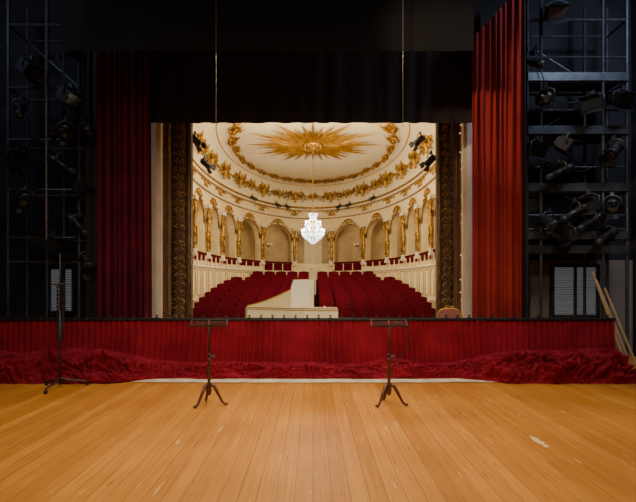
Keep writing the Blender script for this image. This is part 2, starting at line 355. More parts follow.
def herm():
    ped=g_merge(g_box((0,0,-.02),(.24,.2,.08)),g_box((0,0,.06),(.19,.16,.1)))
    shaft=g_lathe([(.06,.1),(.075,.14),(.06,.2),(.085,.5),(.10,.62),(.07,.68)],(0,0,0),8,1,.8)
    torso=g_lathe([(.09,.62),(.105,.68),(.08,.78),(.095,.88),(.125,.97),(.12,1.02),(.05,1.06),(.035,1.10),(.06,1.13),(.07,1.19),(.06,1.26),(.02,1.29)],(0,-.03,0),10,1,.75)
    arms=[]
    for s in(-1,1):
        arms.append(g_tube([(s*.11,-.03,1.0),(s*.21,-.05,.93),(s*.20,-.1,1.10),(s*.13,-.05,1.28)],[.035,.032,.028,.024],6))
    cap=g_merge(g_box((0,0,1.33),(.26,.2,.05)),g_box((0,0,1.38),(.34,.24,.04)),g_scroll((-.15,-.1,1.31),(1,0,0),(0,0,1),.06,1.2,.02,-1),g_scroll((.15,-.1,1.31),(1,0,0),(0,0,1),.06,1.2,.02,1))
    scr=g_merge(*[g_scroll((s*.1,-.06,.45),(1,0,0),(0,0,1),.08,1.2,.022,s) for s in(-1,1)],*[g_scroll((s*.08,-.06,.22),(1,0,0),(0,0,1),.06,1.2,.018,s) for s in(-1,1)],g_tube([(0,-.1,.62),(0,-.11,.4),(0,-.08,.2)],[.03,.03,.015],5))
    S=Matrix.Diagonal((.80,.80,1.12,1))
    return [g_xf(q,S) for q in(ped,g_merge(shaft,scr),g_merge(torso,*arms),cap)]
hp,hs,ht,hc=herm(); h0=None
for t in HT:
    loc=(*W(t,-.09),RZ-.08)
    if h0 is None:
        h0=thing('herm_figure',[('pedestal',hp,M_CREAMW),('shaft',hs,M_GOLD,True),('torso',ht,M_GOLD,True),('capital',hc,M_CREAMW)],'gilded herm figure on a tapering pillar between gallery arches','statue',loc,phi(t),'gilded herms between the gallery arches')
    else: clone(h0,loc,phi(t))
for a,b,m in bays:
    if abs((a+b)/2)<1: continue
    a2=a+(b-a)*.07; b2=b-(b-a)*.07
    def f(z0,z1,o0,o1,a=a2,b=b2): return g_merge(band(z0,z1,o0,a,b,14),band(z1,z1,o0,a,b,14,off1=o1),band(z0,z0,o0,a,b,14,off1=o1))
    cushion=f(RZ-.06,RZ+.01,-.09,.1)
    side=abs((a+b)/2)>45
    panel=f(RZ-(.22 if side else .36),RZ-.07,-.035,0)
    prt=[('cushion',cushion,M_RAIL,True),('panel',panel,M_RAIL)]
    for i in range(4):
        x,y=W(a2+(b2-a2)*i/3,-.05); prt.append(('post',g_box((x,y,RZ-.21),(.035,.035,.32)),M_CREAM))
    thing('gallery_parapet_hanging',prt,'red velvet rail cushion and panel on the gallery parapet','railing',(0,0,0),0,'red velvet gallery rails')
x,y=0,W(0,1.0)[1]
d=struct('door_1',g_merge(g_box((0,y,3.0),(.8,.06,1.9)),g_box((0,y-.02,3.98),(1.0,.08,.1))),M_CREAMW)
obj('panel',g_merge(*[g_box((sx*.19,y-.04,zz),(.26,.02,h)) for sx in(-1,1) for zz,h in((2.55,.6),(3.4,.8))]),M_CREAM,parent=d)
s0=None
sg=g_merge(g_ball((0,0,0),.05,6,4,(1,.5,1.6)),g_tube([(0,0,0),(-.08,-.08,-.03),(-.1,-.1,.05)],.01,4),g_tube([(0,0,0),(.08,-.08,-.03),(.1,-.1,.05)],.01,4))
cb=lambda s:g_tube([(s*.1,-.1,.05),(s*.1,-.1,.12)],[.018,.008],5)
for a,b,m in bays:
    t=(a+b)/2
    if abs(t)<1: continue
    loc=(*W(t,1.05),3.25)
    if s0 is None: s0=thing('wall_sconce',[('bracket',sg,M_GOLD,True),('candle_bulb',cb(-1),M_SBULB),('candle_bulb',cb(1),M_SBULB)],'two-armed gilded wall sconce with lit candles','lamp',loc,phi(t),'sconces on the gallery wall')
    else: clone(s0,loc,phi(t))
# ================================================= SEATING
def halfw(y):
    q=max(0.0,1-((y-CY)/B)**2); return A*math.sqrt(q)
def sweep(prof,pts):
    V=[];Fc=[];n=len(prof)
    for i,(x,y,s) in enumerate(pts):
        for j,(dy,z) in enumerate(prof): V.append((x,y+dy,z))
    for i in range(len(pts)-1):
        for j in range(n):
            j2=(j+1)%n; Fc.append((i*n+j,i*n+j2,(i+1)*n+j2,(i+1)*n+j))
    Fc.append(tuple(range(n))); Fc.append(tuple((len(pts)-1)*n+j for j in range(n))[::-1])
    return V,Fc
SWD=.42
bp=[]
for i in range(9):
    u=-1+2*i/8; bp.append((u*SWD*.475,.89+.035*(1-u*u)))
poly=[(SWD*.475,.40)]+[(x,z) for x,z in bp[::-1]]+[(-SWD*.475,.40)]
def vprism(poly,y0,y1,lean=.10):
    g=g_prism(poly,0,1); V=[]
    for (x,z,k) in g[0]:
        V.append((x,(y0+(y1-y0)*k)+lean*(z-.4)/.5,z))
    return V,g[1]
back=g_merge(vprism(poly,.15,.20),vprism([(x*.86,.44+(z-.4)*.86) for x,z in poly],.115,.15))
seatg=g_merge(g_box((0,-.04,.42),(SWD*.90,.36,.07)),g_box((0,-.05,.465),(SWD*.82,.32,.03)))
baseg=g_merge(g_box((0,0,.19),(SWD*.9,.26,.38)))
armg=g_box((-SWD*.5,-.02,.56),(.03,.34,.05))
arml=g_box((-SWD*.5,.0,.30),(.025,.26,.52))
ST=None
NR=11; PIT=.655; RISEK=.119
tier=[]; aisle=[]
for k in range(NR):
    y0=11.05+PIT*k; z0=-.05+RISEK*k; c=.10
    hw=halfw(y0-.7)-.08
    if k>8: hw=min(hw,2.4)
    for s in(-1,1):
        xs=.14; xe=hw-.15; n=int((xe-xs)/SWD); 
        for i in range(n):
            x=xs+SWD*(i+.5)*((xe-xs)/(n*SWD)); y=y0-c*x*x; a=math.atan(-2*c*x)*s
            if ST is None: ST=thing('theatre_seat',[('seat',seatg,M_SEAT),('backrest',back,M_SEAT),('base',baseg,M_CARPET),('armrest',g_merge(armg,arml),M_CARPET)],'dark crimson plush theatre seat with low rounded backrest','theatre seat',(s*x,y,z0),a,'rows of crimson theatre seats')
            else: clone(ST,(s*x,y,z0),a)
    hw2=halfw(y0)
    pts=[(-hw2+2*hw2*i/24,y0-c*(-hw2+2*hw2*i/24)**2,0) for i in range(25)]
    yb=PIT-.34 if k<NR-1 else 1.2
    tier.append(sweep([(-.34,-.4),(-.34,z0),(yb,z0),(yb,-.4)],pts))
struct('floor_tiers',g_merge(*tier),M_CARPET)
struct('floor_auditorium',g_box((0,14.8,-.42),(8,11,.04)),M_CARPET)
for k in range(7):
    aisle.append(g_box((.08,18.05+.2*k,1.12+.11*k+.0),(.46,.22,.3+.11*k)))
struct('floor_aisle',g_merge(*aisle),M_AISLE)
# ================================================= SUNBURST
gs=[]
N=72
for i in range(N):
    a=2*math.pi*i/N; L=(2.05,1.25,1.65,1.1,1.85,1.35)[i%6]; w=.048
    d=Vector((math.cos(a),math.sin(a),0)); p=Vector((-d.y,d.x,0)); z=Vector((0,0,-.02-.014*(i%3)))
    V=[d*.2+p*w*.4+z,d*.2-p*w*.4+z,d*(L*.6)-p*w+z,d*L+z,d*(L*.6)+p*w+z,d*(L*.55)+Vector((0,0,-.10))]
    gs.append(([tuple(v) for v in V],[(0,1,5),(1,2,5),(2,3,5),(3,4,5),(4,0,5)]))
rays=g_merge(*gs)
rose=g_merge(g_lathe([(.30,0),(.32,-.05),(.22,-.10),(.12,-.12),(.03,-.16)],(0,0,-.04),20),*[g_ball((.26*math.cos(k*math.pi/6),.26*math.sin(k*math.pi/6),-.11),.06,6,4) for k in range(12)])
thing('sunburst_ceiling_ornament',[('rays',rays,M_SUN),('rosette',rose,M_GOLD,True)],'large gilded sunburst with pointed rays on cream ceiling','ceiling ornament',(0,13.5,HC-.01))
# ================================================= CHANDELIER
def octa(c,r,h): 
    x,y,z=c
    return [(x+r,y,z),(x,y+r,z),(x-r,y,z),(x,y-r,z),(x,y,z+h),(x,y,z-h)],[(0,1,4),(1,2,4),(2,3,4),(3,0,4),(1,0,5),(2,1,5),(3,2,5),(0,3,5)]
stem=g_merge(g_lathe([(.01,.0),(.05,.03),(.02,.1),(.03,.3),(.06,.36),(.02,.42),(.025,.75),(.05,.8),(.015,.9)],(0,0,0),8))
chp=[('rod',g_tube([(0,0,.9),(0,0,2.93)],.014,6),M_GOLD),('stem',stem,M_GOLDB,True)]
cry=[]
for ring,(rr,z,n) in enumerate([(.34,.30,10),(.22,.55,6)]):
    for i in range(n):
        a=2*math.pi*i/n; c,s=math.cos(a),math.sin(a)
        chp.append(('arm',g_tube([(c*.03,s*.03,z+.05),(c*rr*.5,s*rr*.5,z-.06),(c*rr,s*rr,z)],.009,5),M_GOLDB))
        chp.append(('candle_bulb',g_tube([(c*rr,s*rr,z),(c*rr,s*rr,z+.06),(c*rr,s*rr,z+.085)],[.010,.012,.003],5),M_BULB))
        for q in range(3): cry.append(octa((c*rr*(.6+.2*q),s*rr*(.6+.2*q),z-.07-.03*(q%2)),.014,.035))
for (rr,z,n) in[(.34,.24,26),(.30,.18,22),(.24,.12,16),(.17,.06,12),(.10,.01,8),(.24,.5,16),(.18,.44,12),(.1,.75,10),(.07,.68,8),(.12,.82,9),(.31,.33,20),(.27,.38,18),(.2,.60,12),(.05,-.04,4)]:
    for i in range(n):
        a=2*math.pi*i/n+z*7; cry.append(octa((rr*math.cos(a),rr*math.sin(a),z),.019,.042))
chp.append(('crystal_drops',g_merge(*cry),M_CRYS,False,None,'stuff'))
thing('crystal_chandelier',chp,'lit crystal chandelier on a long rod below the sunburst','chandelier',(0,13.5,2.84))
# ================================================= PROSCENIUM COLUMNS
def pilaster(w,z1,seed):
    rnd=random.Random(seed)
    body=g_merge(g_box((0,.08,z1/2),(w,.16,z1)),g_lathe([(w*.30,.25),(w*.30,z1-.3)],(0,0,0),14),g_box((0,-.02,.12),(w*1.05,.3,.24)),g_box((0,-.02,z1-.15),(w*1.05,.3,.3)))
    g=[]
    z=.35
    while z<z1-.35:
        for s in(-1,1):
            g.append(g_scroll((s*w*.17+rnd.uniform(-.02,.02),-w*.28,z),(1,0,0),(0,0,1),rnd.uniform(.05,.085),rnd.uniform(1,1.4),.013,s*rnd.choice((1,-1)),9,4))
            g.append(g_tube([(s*w*.05,-w*.31,z),(s*w*.14,-w*.33,z+.06),(s*w*.26,-w*.24,z+.09)],[.016,.014,.004],4))
        g.append(g_ball((rnd.uniform(-.04,.04),-w*.32,z+.08),.022,6,4)); z+=.17
    for s in(-1,1): g.append(g_tube([(s*w*.42,-.02,.3),(s*w*.42,-.02,z1-.3)],.018,5))
    return body,g_merge(*g)
for s in(-1,1):
    d=9.45; xc=PX(180,d) if s<0 else PX(447,d); w=.46 if s<0 else .40
    bd,og=pilaster(w,5.4,s+5)
    thing('proscenium_column',[('shaft',bd,M_OLD),('relief',og,M_OLDR,True)],'tall dark brown column with faded gilt scrollwork framing the opening','column',(xc,d,0))
    xc=PX(165,9.1) if s<0 else PX(459,9.1)
    x0=xc-.1;x1=xc+.1
    g=g_grid(lambda u,v:(x0+(x1-x0)*u,9.15+.03*math.sin(u*14),5.3*v),24,2)
    obj('brown_side_drape',g,M_BROWN,label='narrow brown pleated drape beside the gilt column',cat='curtain',smooth=True)
    e=bpy.data.objects.new('light_strip',None); COL.objects.link(e); e.location=(xc+(.03*s),9.06,0); tag(e,'vertical strip of small golden bulbs beside the proscenium','light strip')
    obj('strip',g_box((0,.02,2.6),(.05,.03,5.0)),M_BROWN,parent=e)
    bm=mesh('bulb',g_ball((0,0,0),.013,6,4),M_SBULB if s>0 else M_GOLD)
    rb=random.Random(4)
    for i in range(26):
        o=bpy.data.objects.new('bulb',bm); COL.objects.link(o); o.parent=e; o.location=(rb.uniform(-.03,.03),-.01,.4+i*.175+rb.uniform(-.05,.05))
# ================================================= DRAPES
def pleat(x0,x1,y,z0,z1,amp,wl,seed=0,nz=14,topz=None):
    rnd=random.Random(seed); n=int(abs(x1-x0)/wl*14); ph=[rnd.uniform(0,6.28) for _ in range(4)]
    def f(u,v):
        x=x0+(x1-x0)*u
        p=2*math.pi*(u*abs(x1-x0)/wl)
        p+=1.3*math.sin(p*.23+ph[0])
        a=amp*(1+.35*math.sin(p*.31+ph[1]))*(1-.35*v)
        zt=z1 if topz is None else z1+(topz-z1)*u
        return (x+amp*.25*math.sin(p*2+ph[3]+v),y+a*math.sin(p+.5*math.sin(v*3+ph[2]))+amp*.2*math.sin(p*2.3+v*2),z0+(zt-z0)*v)
    return g_grid(f,n,nz)
obj('side_curtain',pleat(PX(97,8.15),PX(150,8.15),8.15,0.0,6.3,.07,.115,1),M_RED2,smooth=True,label='tall red pleated curtain with shade put into its darkened colour beside the opening',cat='curtain',group='side curtains')
obj('side_curtain',pleat(PX(472.5,8.15),PX(522,8.15),8.15,0.0,PZ(38,8.15),.07,.105,2,topz=PZ(-14,8.15)),M_RED3,smooth=True,label='tall red pleated curtain with light put into its brightened colour beside the opening',cat='curtain',group='side curtains')
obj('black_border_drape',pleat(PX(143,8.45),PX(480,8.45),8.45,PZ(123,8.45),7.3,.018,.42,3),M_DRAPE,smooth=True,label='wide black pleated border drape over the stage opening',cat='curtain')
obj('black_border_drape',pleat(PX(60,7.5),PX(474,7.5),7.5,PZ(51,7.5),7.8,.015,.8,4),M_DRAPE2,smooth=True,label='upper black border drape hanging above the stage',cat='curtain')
for s in(-1,1):
    xa=PX(85,8.6) if s<0 else PX(520,8.6); xb=PX(100,8.6) if s<0 else PX(527,8.6)
    obj('black_leg_drape',pleat(xa,xb,8.6,0,7.8,.03,.1,5+s),M_DRAPE,smooth=True,label='narrow black masking leg drape beside the red curtain',cat='curtain')
# ================================================= LOWERED CURTAIN
BY=7.78; BZ=.955
XL,XR=-6.0,PX(622,7.6)
def lowered(u,v):
    x=XL+(XR-XL)*u
    side=max(0,min(1,(abs(x+.05)-2.4)/.9)); side=side*side*(3-2*side)
    hb=.23+.21*side+.09*noise.noise(Vector((x*1.1,3,3)))+.05*side*noise.noise(Vector((x*3.1,8,3))); fw=.24+.36*side
    p=x*2*math.pi/.10; p+=1.5*math.sin(x*3.1)+1.1*math.sin(x*7.3)
    a=.026*(1+.6*math.sin(x*5.1))
    if v<.45:
        s=v/.45; z=BZ-(BZ-hb)*s
        aa=a*(.5+.5*s)
        y=BY+aa*math.sin(p+.6*math.sin(s*3+x))-.05*s
    else:
        s=(v-.45)/.55
        an=s*math.pi/2
        y=BY-.05-fw*math.sin(an)**.8 if s>0 else BY-.05
        z=hb*math.cos(an)**.9 if s<1 else 0
        y+=a*(1-s)*math.sin(p+.6*math.sin(3+x))
        w=(math.sin(s*math.pi)**.6) if 0<s<1 else 0
        k=(.5+.9*side)
        wx=noise.noise(Vector((x*1.8,s*1.6,2.0)))*2.4; wz=noise.noise(Vector((x*2.6,s*1.5,7.0)))*1.8
        f1=math.sin((s*2.6+wx)*3.4+x*4.2); f2=math.sin((s*2.8+wz)*6.0-x*12.0+wx*3)
        f3=noise.noise(Vector((x*3.0,s*2.4,5.0))); f4=noise.noise(Vector((x*9+wx,s*5+wz,1.0)))
        r1=1-abs(f1); r2=1-abs(f2); r4=1-min(1,abs(f4)*3.5)
        dsp=.05*(r1**1.5)+.035*(r2**1.8)+.12*f3+.03*f4-.035*r4-.01
        z+=w*k*dsp*1.0; y-=w*k*dsp*1.3
        if s>.97: z=0.004; y-=.05*noise.noise(Vector((x*3,0,0)))
        z=max(z,.004)
    return (x,y,z)
obj('lowered_stage_curtain',g_grid(lowered,1800,70),M_RED,smooth=True,label='lowered crimson velvet stage curtain heaped on the floor',cat='curtain')
pip=g_tube([(XL,BY,BZ+.015),(XR,BY,BZ+.015)],.027,8)
e=thing('curtain_batten',[('pipe',pip,M_BLACK,True)],'long black steel batten carrying the lowered red curtain','batten')
cm=mesh('clamp',g_merge(g_box((0,0,.01),(.05,.075,.05)),g_tube([(0,0,.03),(0,0,.065)],.010,6),g_box((0,0,.07),(.045,.02,.014))),M_BLACK)
for i in range(56):
    o=bpy.data.objects.new('clamp',cm); COL.objects.link(o); o.parent=e; o.location=(XL+.1+i*.2,BY,BZ+.015)
for px in(30,170,313,456,600):
    x=PX(px,7.86); thing('batten_stand',[('post',g_tube([(0,0,0),(0,0,.93)],.02,6),M_BLACK),('foot',g_merge(g_box((0,0,.015),(.5,.05,.03)),g_box((0,0,.015),(.05,.3,.03))),M_BLACK)],'black steel stand holding up the batten','stand',(x,BY+.2,0),0,'batten stands')
def strip(u,v):
    x=PX(130,7.3)+(PX(500,7.3)-PX(130,7.3))*u
    y=7.19+.035*noise.noise(Vector((x*1.5,0,3)))+.05*(2*u-1)**2+v*(.26+.05*noise.noise(Vector((x*2,5,3))))
    return (x,y,.010+.014*abs(noise.noise(Vector((x*6,v*4,1))))*(1 if 0<v<1 else .2))
obj('floor_cloth_strip',g_grid(strip,160,4),M_WHITE,smooth=True,label='long off-white cloth strip on the boards beneath the curtain',cat='cloth')
# ================================================= MUSIC STANDS
def music_stand(px,py,rz,cable,label):
    d=EYE*F/(py-HY); x=PX(px,d)
    parts=[]
    for i in range(3):
        a=rad(90+120*i+15); c,s=math.cos(a),math.sin(a)
        parts.append(('leg',g_tube([(c*.02,s*.02,.27),(c*.07,s*.07,.25),(c*.13,s*.13,.14),(c*.18,s*.18,.05),(c*.225,s*.225,.02),(c*.25,s*.25,.035)],[.022,.024,.02,.016,.018,.012],8),M_WOOD,True))
    col=g_lathe([(.018,.13),(.03,.16),(.034,.2),(.03,.28),(.018,.31),(.026,.36),(.030,.42),(.018,.52),(.02,.56),(.028,.58),(.028,.6),(.014,.62)],(0,0,0),12)
    parts.append(('column',col,M_WOOD,True))
    parts.append(('pole',g_merge(g_tube([(0,0,.6),(0,0,1.05)],.009,8),g_lathe([(.012,.6),(.020,.62),(.020,.66),(.012,.68)],(0,0,0),10)),M_DESK,True))
    parts.append(('wing_screw',g_merge(g_tube([(.01,0,.64),(.06,0,.64)],.006,6),g_box((.07,0,.64),(.02,.008,.045))),M_STEEL))
    Rm=Matrix.Rotation(rad(14),4,'X'); T=Matrix.Translation((0,0,1.075))@Rm
    gs=[g_box((0,y,0),(.46,.012,.008)) for y in(-.13,-.04,.04,.13)]+[g_box((xx,0,0),(.014,.28,.010)) for xx in(-.23,0,.23)]+[g_box((0,-.14,.010),(.46,.006,.018))]+[g_scroll((s*.12,.0,.003),(1,0,0),(0,1,0),.06,1.2,.005,s) for s in(-1,1)]
    parts.append(('desk',g_xf(g_merge(*gs),T),M_DESK))
    parts.append(('bracket',g_merge(g_tube([(0,0,1.0),(-.1,0,1.065)],.006,6),g_tube([(0,0,1.0),(.1,0,1.065)],.006,6)),M_DESK))
    if cable:
        parts.append(('cable',g_tube([(.2,-.12,1.05),(.26,-.1,.93),(.25,-.06,.8),(.17,-.03,.68),(.07,-.02,.55),(.03,-.01,.45)],.006,5),M_CABLE,True))
    thing('music_stand',parts,label,'music stand',(x,d,0),rz,'wooden music stands')
music_stand(209,405,rad(8),False,'dark wooden tripod music stand with slatted desk')
music_stand(389,405,rad(-6),True,'dark wooden tripod music stand with black cable dangling')
# ================================================= TALL STAND
d=6.85; x=PX(60,d)
parts=[('pole',g_merge(g_tube([(0,0,.05),(0,0,1.2)],.018,8),g_tube([(0,0,1.2),(0,0,2.05)],.011,8)),M_LAMP,True)]
for a in(20,140,260):
    c,s=math.cos(rad(a)),math.sin(rad(a))
    parts.append(('leg',g_tube([(0,0,.16),(c*.1,s*.1,.12),(c*.36,s*.36,.07)],.014,6),M_LAMP))
    parts.append(('castor',g_xf(g_tube([(0,-.015,0),(0,.015,0)],.03,10),Matrix.Translation((c*.37,s*.37,.03))@Matrix.Rotation(rad(a),4,'Z')),M_CABLE))
lad=[g_box((sx,0,1.15),(.014,.014,.85)) for sx in(-.035,.045)]+[g_box((.005,0,.76+.06*i),(.11,.02,.022)) for i in range(14)]
parts.append(('slotted_bracket',g_merge(*lad),M_LAMP))
parts.append(('crossbar',g_merge(g_tube([(-.14,0,1.58),(.14,0,1.58)],.01,6),g_ball((0,0,1.58),.028,8,5)),M_LAMP,True))
thing('tall_equipment_stand',parts,'tall thin black wheeled stand with slotted bracket','stand',(x,d,0),rad(10))
# ================================================= HARPSICHORD
zc0,zc1=.86,1.085
ol=[(.50,8.95),(-.18,8.95),(-.40,9.02),(-.62,9.13),(-.88,9.24),(-1.12,9.31),(-1.36,9.34),(-1.42,9.45),(-1.40,9.60),(.50,9.60)]
def inset(pts,k):
    cx=sum(p[0] for p in pts)/len(pts);cy=9.35
    return [(cx+(x-cx)*k,cy+(y-cy)*k) for x,y in pts]
n=len(ol); inn=inset(ol,.965)
V=[(x,y,z) for z in(zc0,zc1) for x,y in ol]+[(x,y,z) for z in(zc1-.07,zc1) for x,y in inn]
Fc=[tuple(range(n))[::-1],tuple(range(2*n,3*n))]
for i in range(n):
    j=(i+1)%n; Fc+=[(i,j,n+j,n+i),(2*n+j,2*n+i,3*n+i,3*n+j),(n+i,n+j,3*n+j,3*n+i)]
def lidcurve():
    P=[]
    for i in range(13):
        u=i/12; x=-.46-.94*u; P.append((x,.04+.36*(1-u)**1.35))
    return P
lc=lidcurve()
lidp=[(-.46,0)]+lc+[(-1.40,0)]
lidr=[(.02,0),(.02,.60),(-.42,.585),(-.47,.43),(-.46,0)]
Ml=Matrix.Translation((0,9.60,zc1))@Matrix.Rotation(rad(-90),4,'X')
Ml2=Matrix.Translation((0,9.585,zc1))@Matrix.Rotation(rad(-72),4,'X')
lid=g_xf(g_prism([(a,-b) for a,b in lidp],0,.018),Ml2)
lid2=g_xf(g_prism([(a,-b) for a,b in lidr],0,.018),Ml)
lidm=g_xf(g_tube([(a,-b,.0) for a,b in lc],.010,5),Ml2)
flapm=g_xf(g_tube([(a,-b,.0) for a,b in lidr[:4]],.008,5),Ml)
legs=[(x,y) for x in(-1.2,-.35,.4) for y in(9.05 if x>-.5 else 9.40,9.52)]
near=ol[:7]
pr=[('case',(V,Fc),M_IVORY),('lid',lid,M_IVORY),('lid_flap',lid2,M_IVORYW),('lid_moulding',g_merge(lidm,flapm),M_GOLDB,True),('lid_prop',g_tube([(-.02,9.02,zc1),(-.02,9.60,zc1+.52)],.009,6),M_IVORY),
 ('moulding',g_merge(g_tube([(x,y,zc0+.02) for x,y in ol]+[(ol[0][0],ol[0][1],zc0+.02)],.012,5),g_tube([(x,y-.003,zc1-.03) for x,y in near],.008,5)),M_GOLDB),
 ('case_rim',g_tube([(x,y,zc1+.002) for x,y in near],.009,5),M_BROWN),
 ('soundboard',g_prism(inset(ol[1:],.93),zc1-.065,zc1-.055),M_PINE),
 ('keyboard',g_merge(*[g_box((.36,9.03+.022*i,zc1-.045),(.16,.019,.02)) for i in range(22)]),M_KEY),
 ('nameboard',g_box((.24,9.28,zc1-.02),(.02,.58,.09)),M_IVORY)]
for lx,ly in legs: pr.append(('leg',g_lathe([(.022,0),(.03,.05),(.018,.12),(.035,.5),(.045,.7),(.03,.76),(.05,.80),(.05,zc0)],(lx,ly,0),8),M_IVORY,True))
pr.append(('stretcher',g_merge(g_box((-.4,9.52,.14),(1.6,.04,.03)),g_box((.02,9.05,.14),(.76,.04,.03))),M_IVORY))
thing('harpsichord',pr,'ivory lacquered harpsichord with raised lid behind the lowered curtain','harpsichord',(0,0,0))
def chair(px,d,rz,label):
    x=PX(px,d)
    g=[('seat',g_box((0,0,.46),(.48,.46,.09)),M_PINK),
       ('seat_rail',g_box((0,0,.40),(.52,.5,.05)),M_GOLDB)]
    for sx in(-1,1):
        for sy in(-1,1): g.append(('leg',g_tube([(sx*.23,sy*.21,.4),(sx*.25,sy*.23,.28),(sx*.22,sy*.21,.1),(sx*.24,sy*.23,0)],[.03,.026,.016,.022],6),M_GOLDB,True))
    P=[]
    def se(a,rx,rz_):
        c,s=math.cos(a),math.sin(a); return (rx*math.copysign(abs(c)**.55,c),.24,.86+rz_*math.copysign(abs(s)**.6,s))
    for i in range(33): P.append(se(2*math.pi*i/32,.22,.27))
    g.append(('back_frame',g_merge(g_tube(P,.016,6),g_tube([(-.19,.22,.42),(-.17,.24,.62)],.02,6),g_tube([(.19,.22,.42),(.17,.24,.62)],.02,6),g_scroll((-.05,.23,1.15),(1,0,0),(0,0,1),.035,1.2,.012,-1),g_scroll((.05,.23,1.15),(1,0,0),(0,0,1),.035,1.2,.012,1)),M_GOLDB,True))
    Q=[se(2*math.pi*i/32,.21,.26) for i in range(32)]
    pad=([ (x_,y_-.02,z_) for x_,y_,z_ in Q]+[(x_,y_+.02,z_) for x_,y_,z_ in Q],[tuple(range(32)),tuple(range(32,64))[::-1]]+[(i,(i+1)%32,32+(i+1)%32,32+i) for i in range(32)])
    g.append(('backrest',pad,M_PINK))
    for s in(-1,1): g.append(('armrest',g_tube([(s*.21,.22,.74),(s*.26,.0,.72),(s*.25,-.16,.68),(s*.24,-.18,.46)],.018,6),M_GOLDB,True))
    thing('ornate_chair',g,label,'chair',(x,d,0),rz)
chair(449,8.5,rad(166),'gilded baroque armchair with faded red upholstered back')
# ================================================= SPOTLIGHTS + TOWERS
RX=Matrix.Rotation(rad(90),4,'X')@Matrix.Translation((0,0,-.15))
def spot_parts(kind):
    Mt=Matrix.Rotation(rad(28),4,'X'); doors=[]
    if kind=='round':
        body=g_merge(g_lathe([(.05,0),(.085,.03),(.09,.1),(.09,.24),(.10,.25),(.10,.34)],(0,0,0),12),*[g_lathe([(.098,0),(.098,.008)],(0,0,z),12) for z in(.05,.09,.13,.17)])
        lens=g_lathe([(.088,.0),(.07,.012),(.01,.02)],(0,0,.338),12); yw=.125
    elif kind=='long':
        body=g_merge(g_lathe([(.04,-.12),(.075,-.10),(.08,.06),(.055,.09),(.055,.36),(.066,.37),(.066,.44)],(0,0,0),12),g_box((0,.0,-.02),(.17,.12,.16)))
        lens=g_lathe([(.055,.0),(.04,.012),(.01,.018)],(0,0,.438),12); yw=.11
    else:
        body=g_merge(g_box((0,0,.12),(.30,.20,.20)),g_box((0,0,.0),(.22,.14,.06)),*[g_box((0,.105,.05+.04*i),(.26,.012,.012)) for i in range(5)])
        lens=g_box((0,0,.225),(.26,.16,.01)); yw=.17
    yoke=g_tube([(-yw,0,0),(-yw,0,.12),(-.06,0,.17),(.06,0,.17),(yw,0,.12),(yw,0,0)],.012,6)
    clamp=g_merge(g_box((0,0,.2),(.05,.05,.07)),g_tube([(0,0,.15),(0,0,.25)],.012,6))
    pts=[('housing',g_xf(g_xf(body,RX),Mt),M_LAMP,kind!='box'),('lens',g_xf(g_xf(lens,RX),Mt),M_LENS,kind!='box'),('yoke',yoke,M_STEEL,True),('clamp',clamp,M_STEEL)]
    if kind!='long':
        hz=.12
        doors=[g_box((0,-.25 if kind=='round' else -.13,hz),(.16 if kind=='round' else .30,.12,.006),Matrix.Rotation(rad(-25),3,'X')),g_box((0,-.25 if kind=='round' else -.13,-hz),(.16 if kind=='round' else .30,.12,.006),Matrix.Rotation(rad(25),3,'X'))]
        if kind=='round': doors+=[g_box((s*.12,-.25,0),(.006,.12,.16),Matrix.Rotation(rad(25*s),3,'Z')) for s in(-1,1)]
        for dg in doors: pts.append(('barn_door',g_xf(dg,Mt),M_LAMP))
    return pts
SPS={}
LBL={'round':'black round theatre spotlight with barn doors clamped to scaffold','long':'slim black profile spotlight clamped to scaffold','box':'boxy black floodlight with flaps clamped to scaffold'}
def spot(px,py,d,rz=0,sc=1.3,label=None,tilt=0,kind='round',loc=None):
    if loc is None: loc=(PX(px,d),d,PZ(py,d))
    if kind not in SPS:
        o=thing('stage_spotlight',spot_parts(kind),label or LBL[kind],'stage light',loc,rz,'theatre spotlights'); o.scale=(sc,)*3; SPS[kind]=o; o.rotation_euler=(tilt,0,rz); return o
    return clone(SPS[kind],loc,0,label or LBL[kind],sc,(tilt,0,rz))
def tower(nm,posts,rails,d0,d1,z1,label,plats=()):
    e=bpy.data.objects.new(nm,None); COL.objects.link(e); xs=sorted(posts); e.location=(xs[0],d0,0); tag(e,label,'scaffold tower')
    off=Vector((xs[0],d0,0))
    def sub(g): return [tuple(Vector(v)-off) for v in g[0]],g[1]
    for x in xs:
        for d in(d0,d1): obj('post',sub(g_tube([(x,d,0),(x,d,z1)],.030,6)),M_STEEL,parent=e)
    for z in rails:
        for d in(d0,d1): obj('crossbar',sub(g_tube([(xs[0],d,z),(xs[-1],d,z)],.026,6)),M_STEEL,parent=e)
        for x in(xs[0],xs[-1]): obj('crossbar',sub(g_tube([(x,d0,z),(x,d1,z)],.022,6)),M_STEEL,parent=e)
    for z in plats:
        obj('platform',sub(g_merge(*[g_box(((xs[0]+xs[-1])/2,d0+.05+(d1-d0-.1)*i/4,z+.04),(xs[-1]-xs[0],.11,.03)) for i in range(5)],g_box(((xs[0]+xs[-1])/2,d0-.04,z+.05),(xs[-1]-xs[0],.02,.16)))),M_STEEL,parent=e)
        obj('guard_rail',sub(g_tube([(xs[0],d0,z+.45),(xs[-1],d0,z+.45)],.018,6)),M_STEEL,parent=e)
    for i in range(len(rails)-1):
        a,b=(xs[0],xs[-1]) if i%2 else (xs[-1],xs[0])
        obj('brace',sub(g_tube([(a,d1,rails[i]),(b,d1,rails[i+1])],.014,5)),M_STEEL,parent=e)
    return e
D=8.9
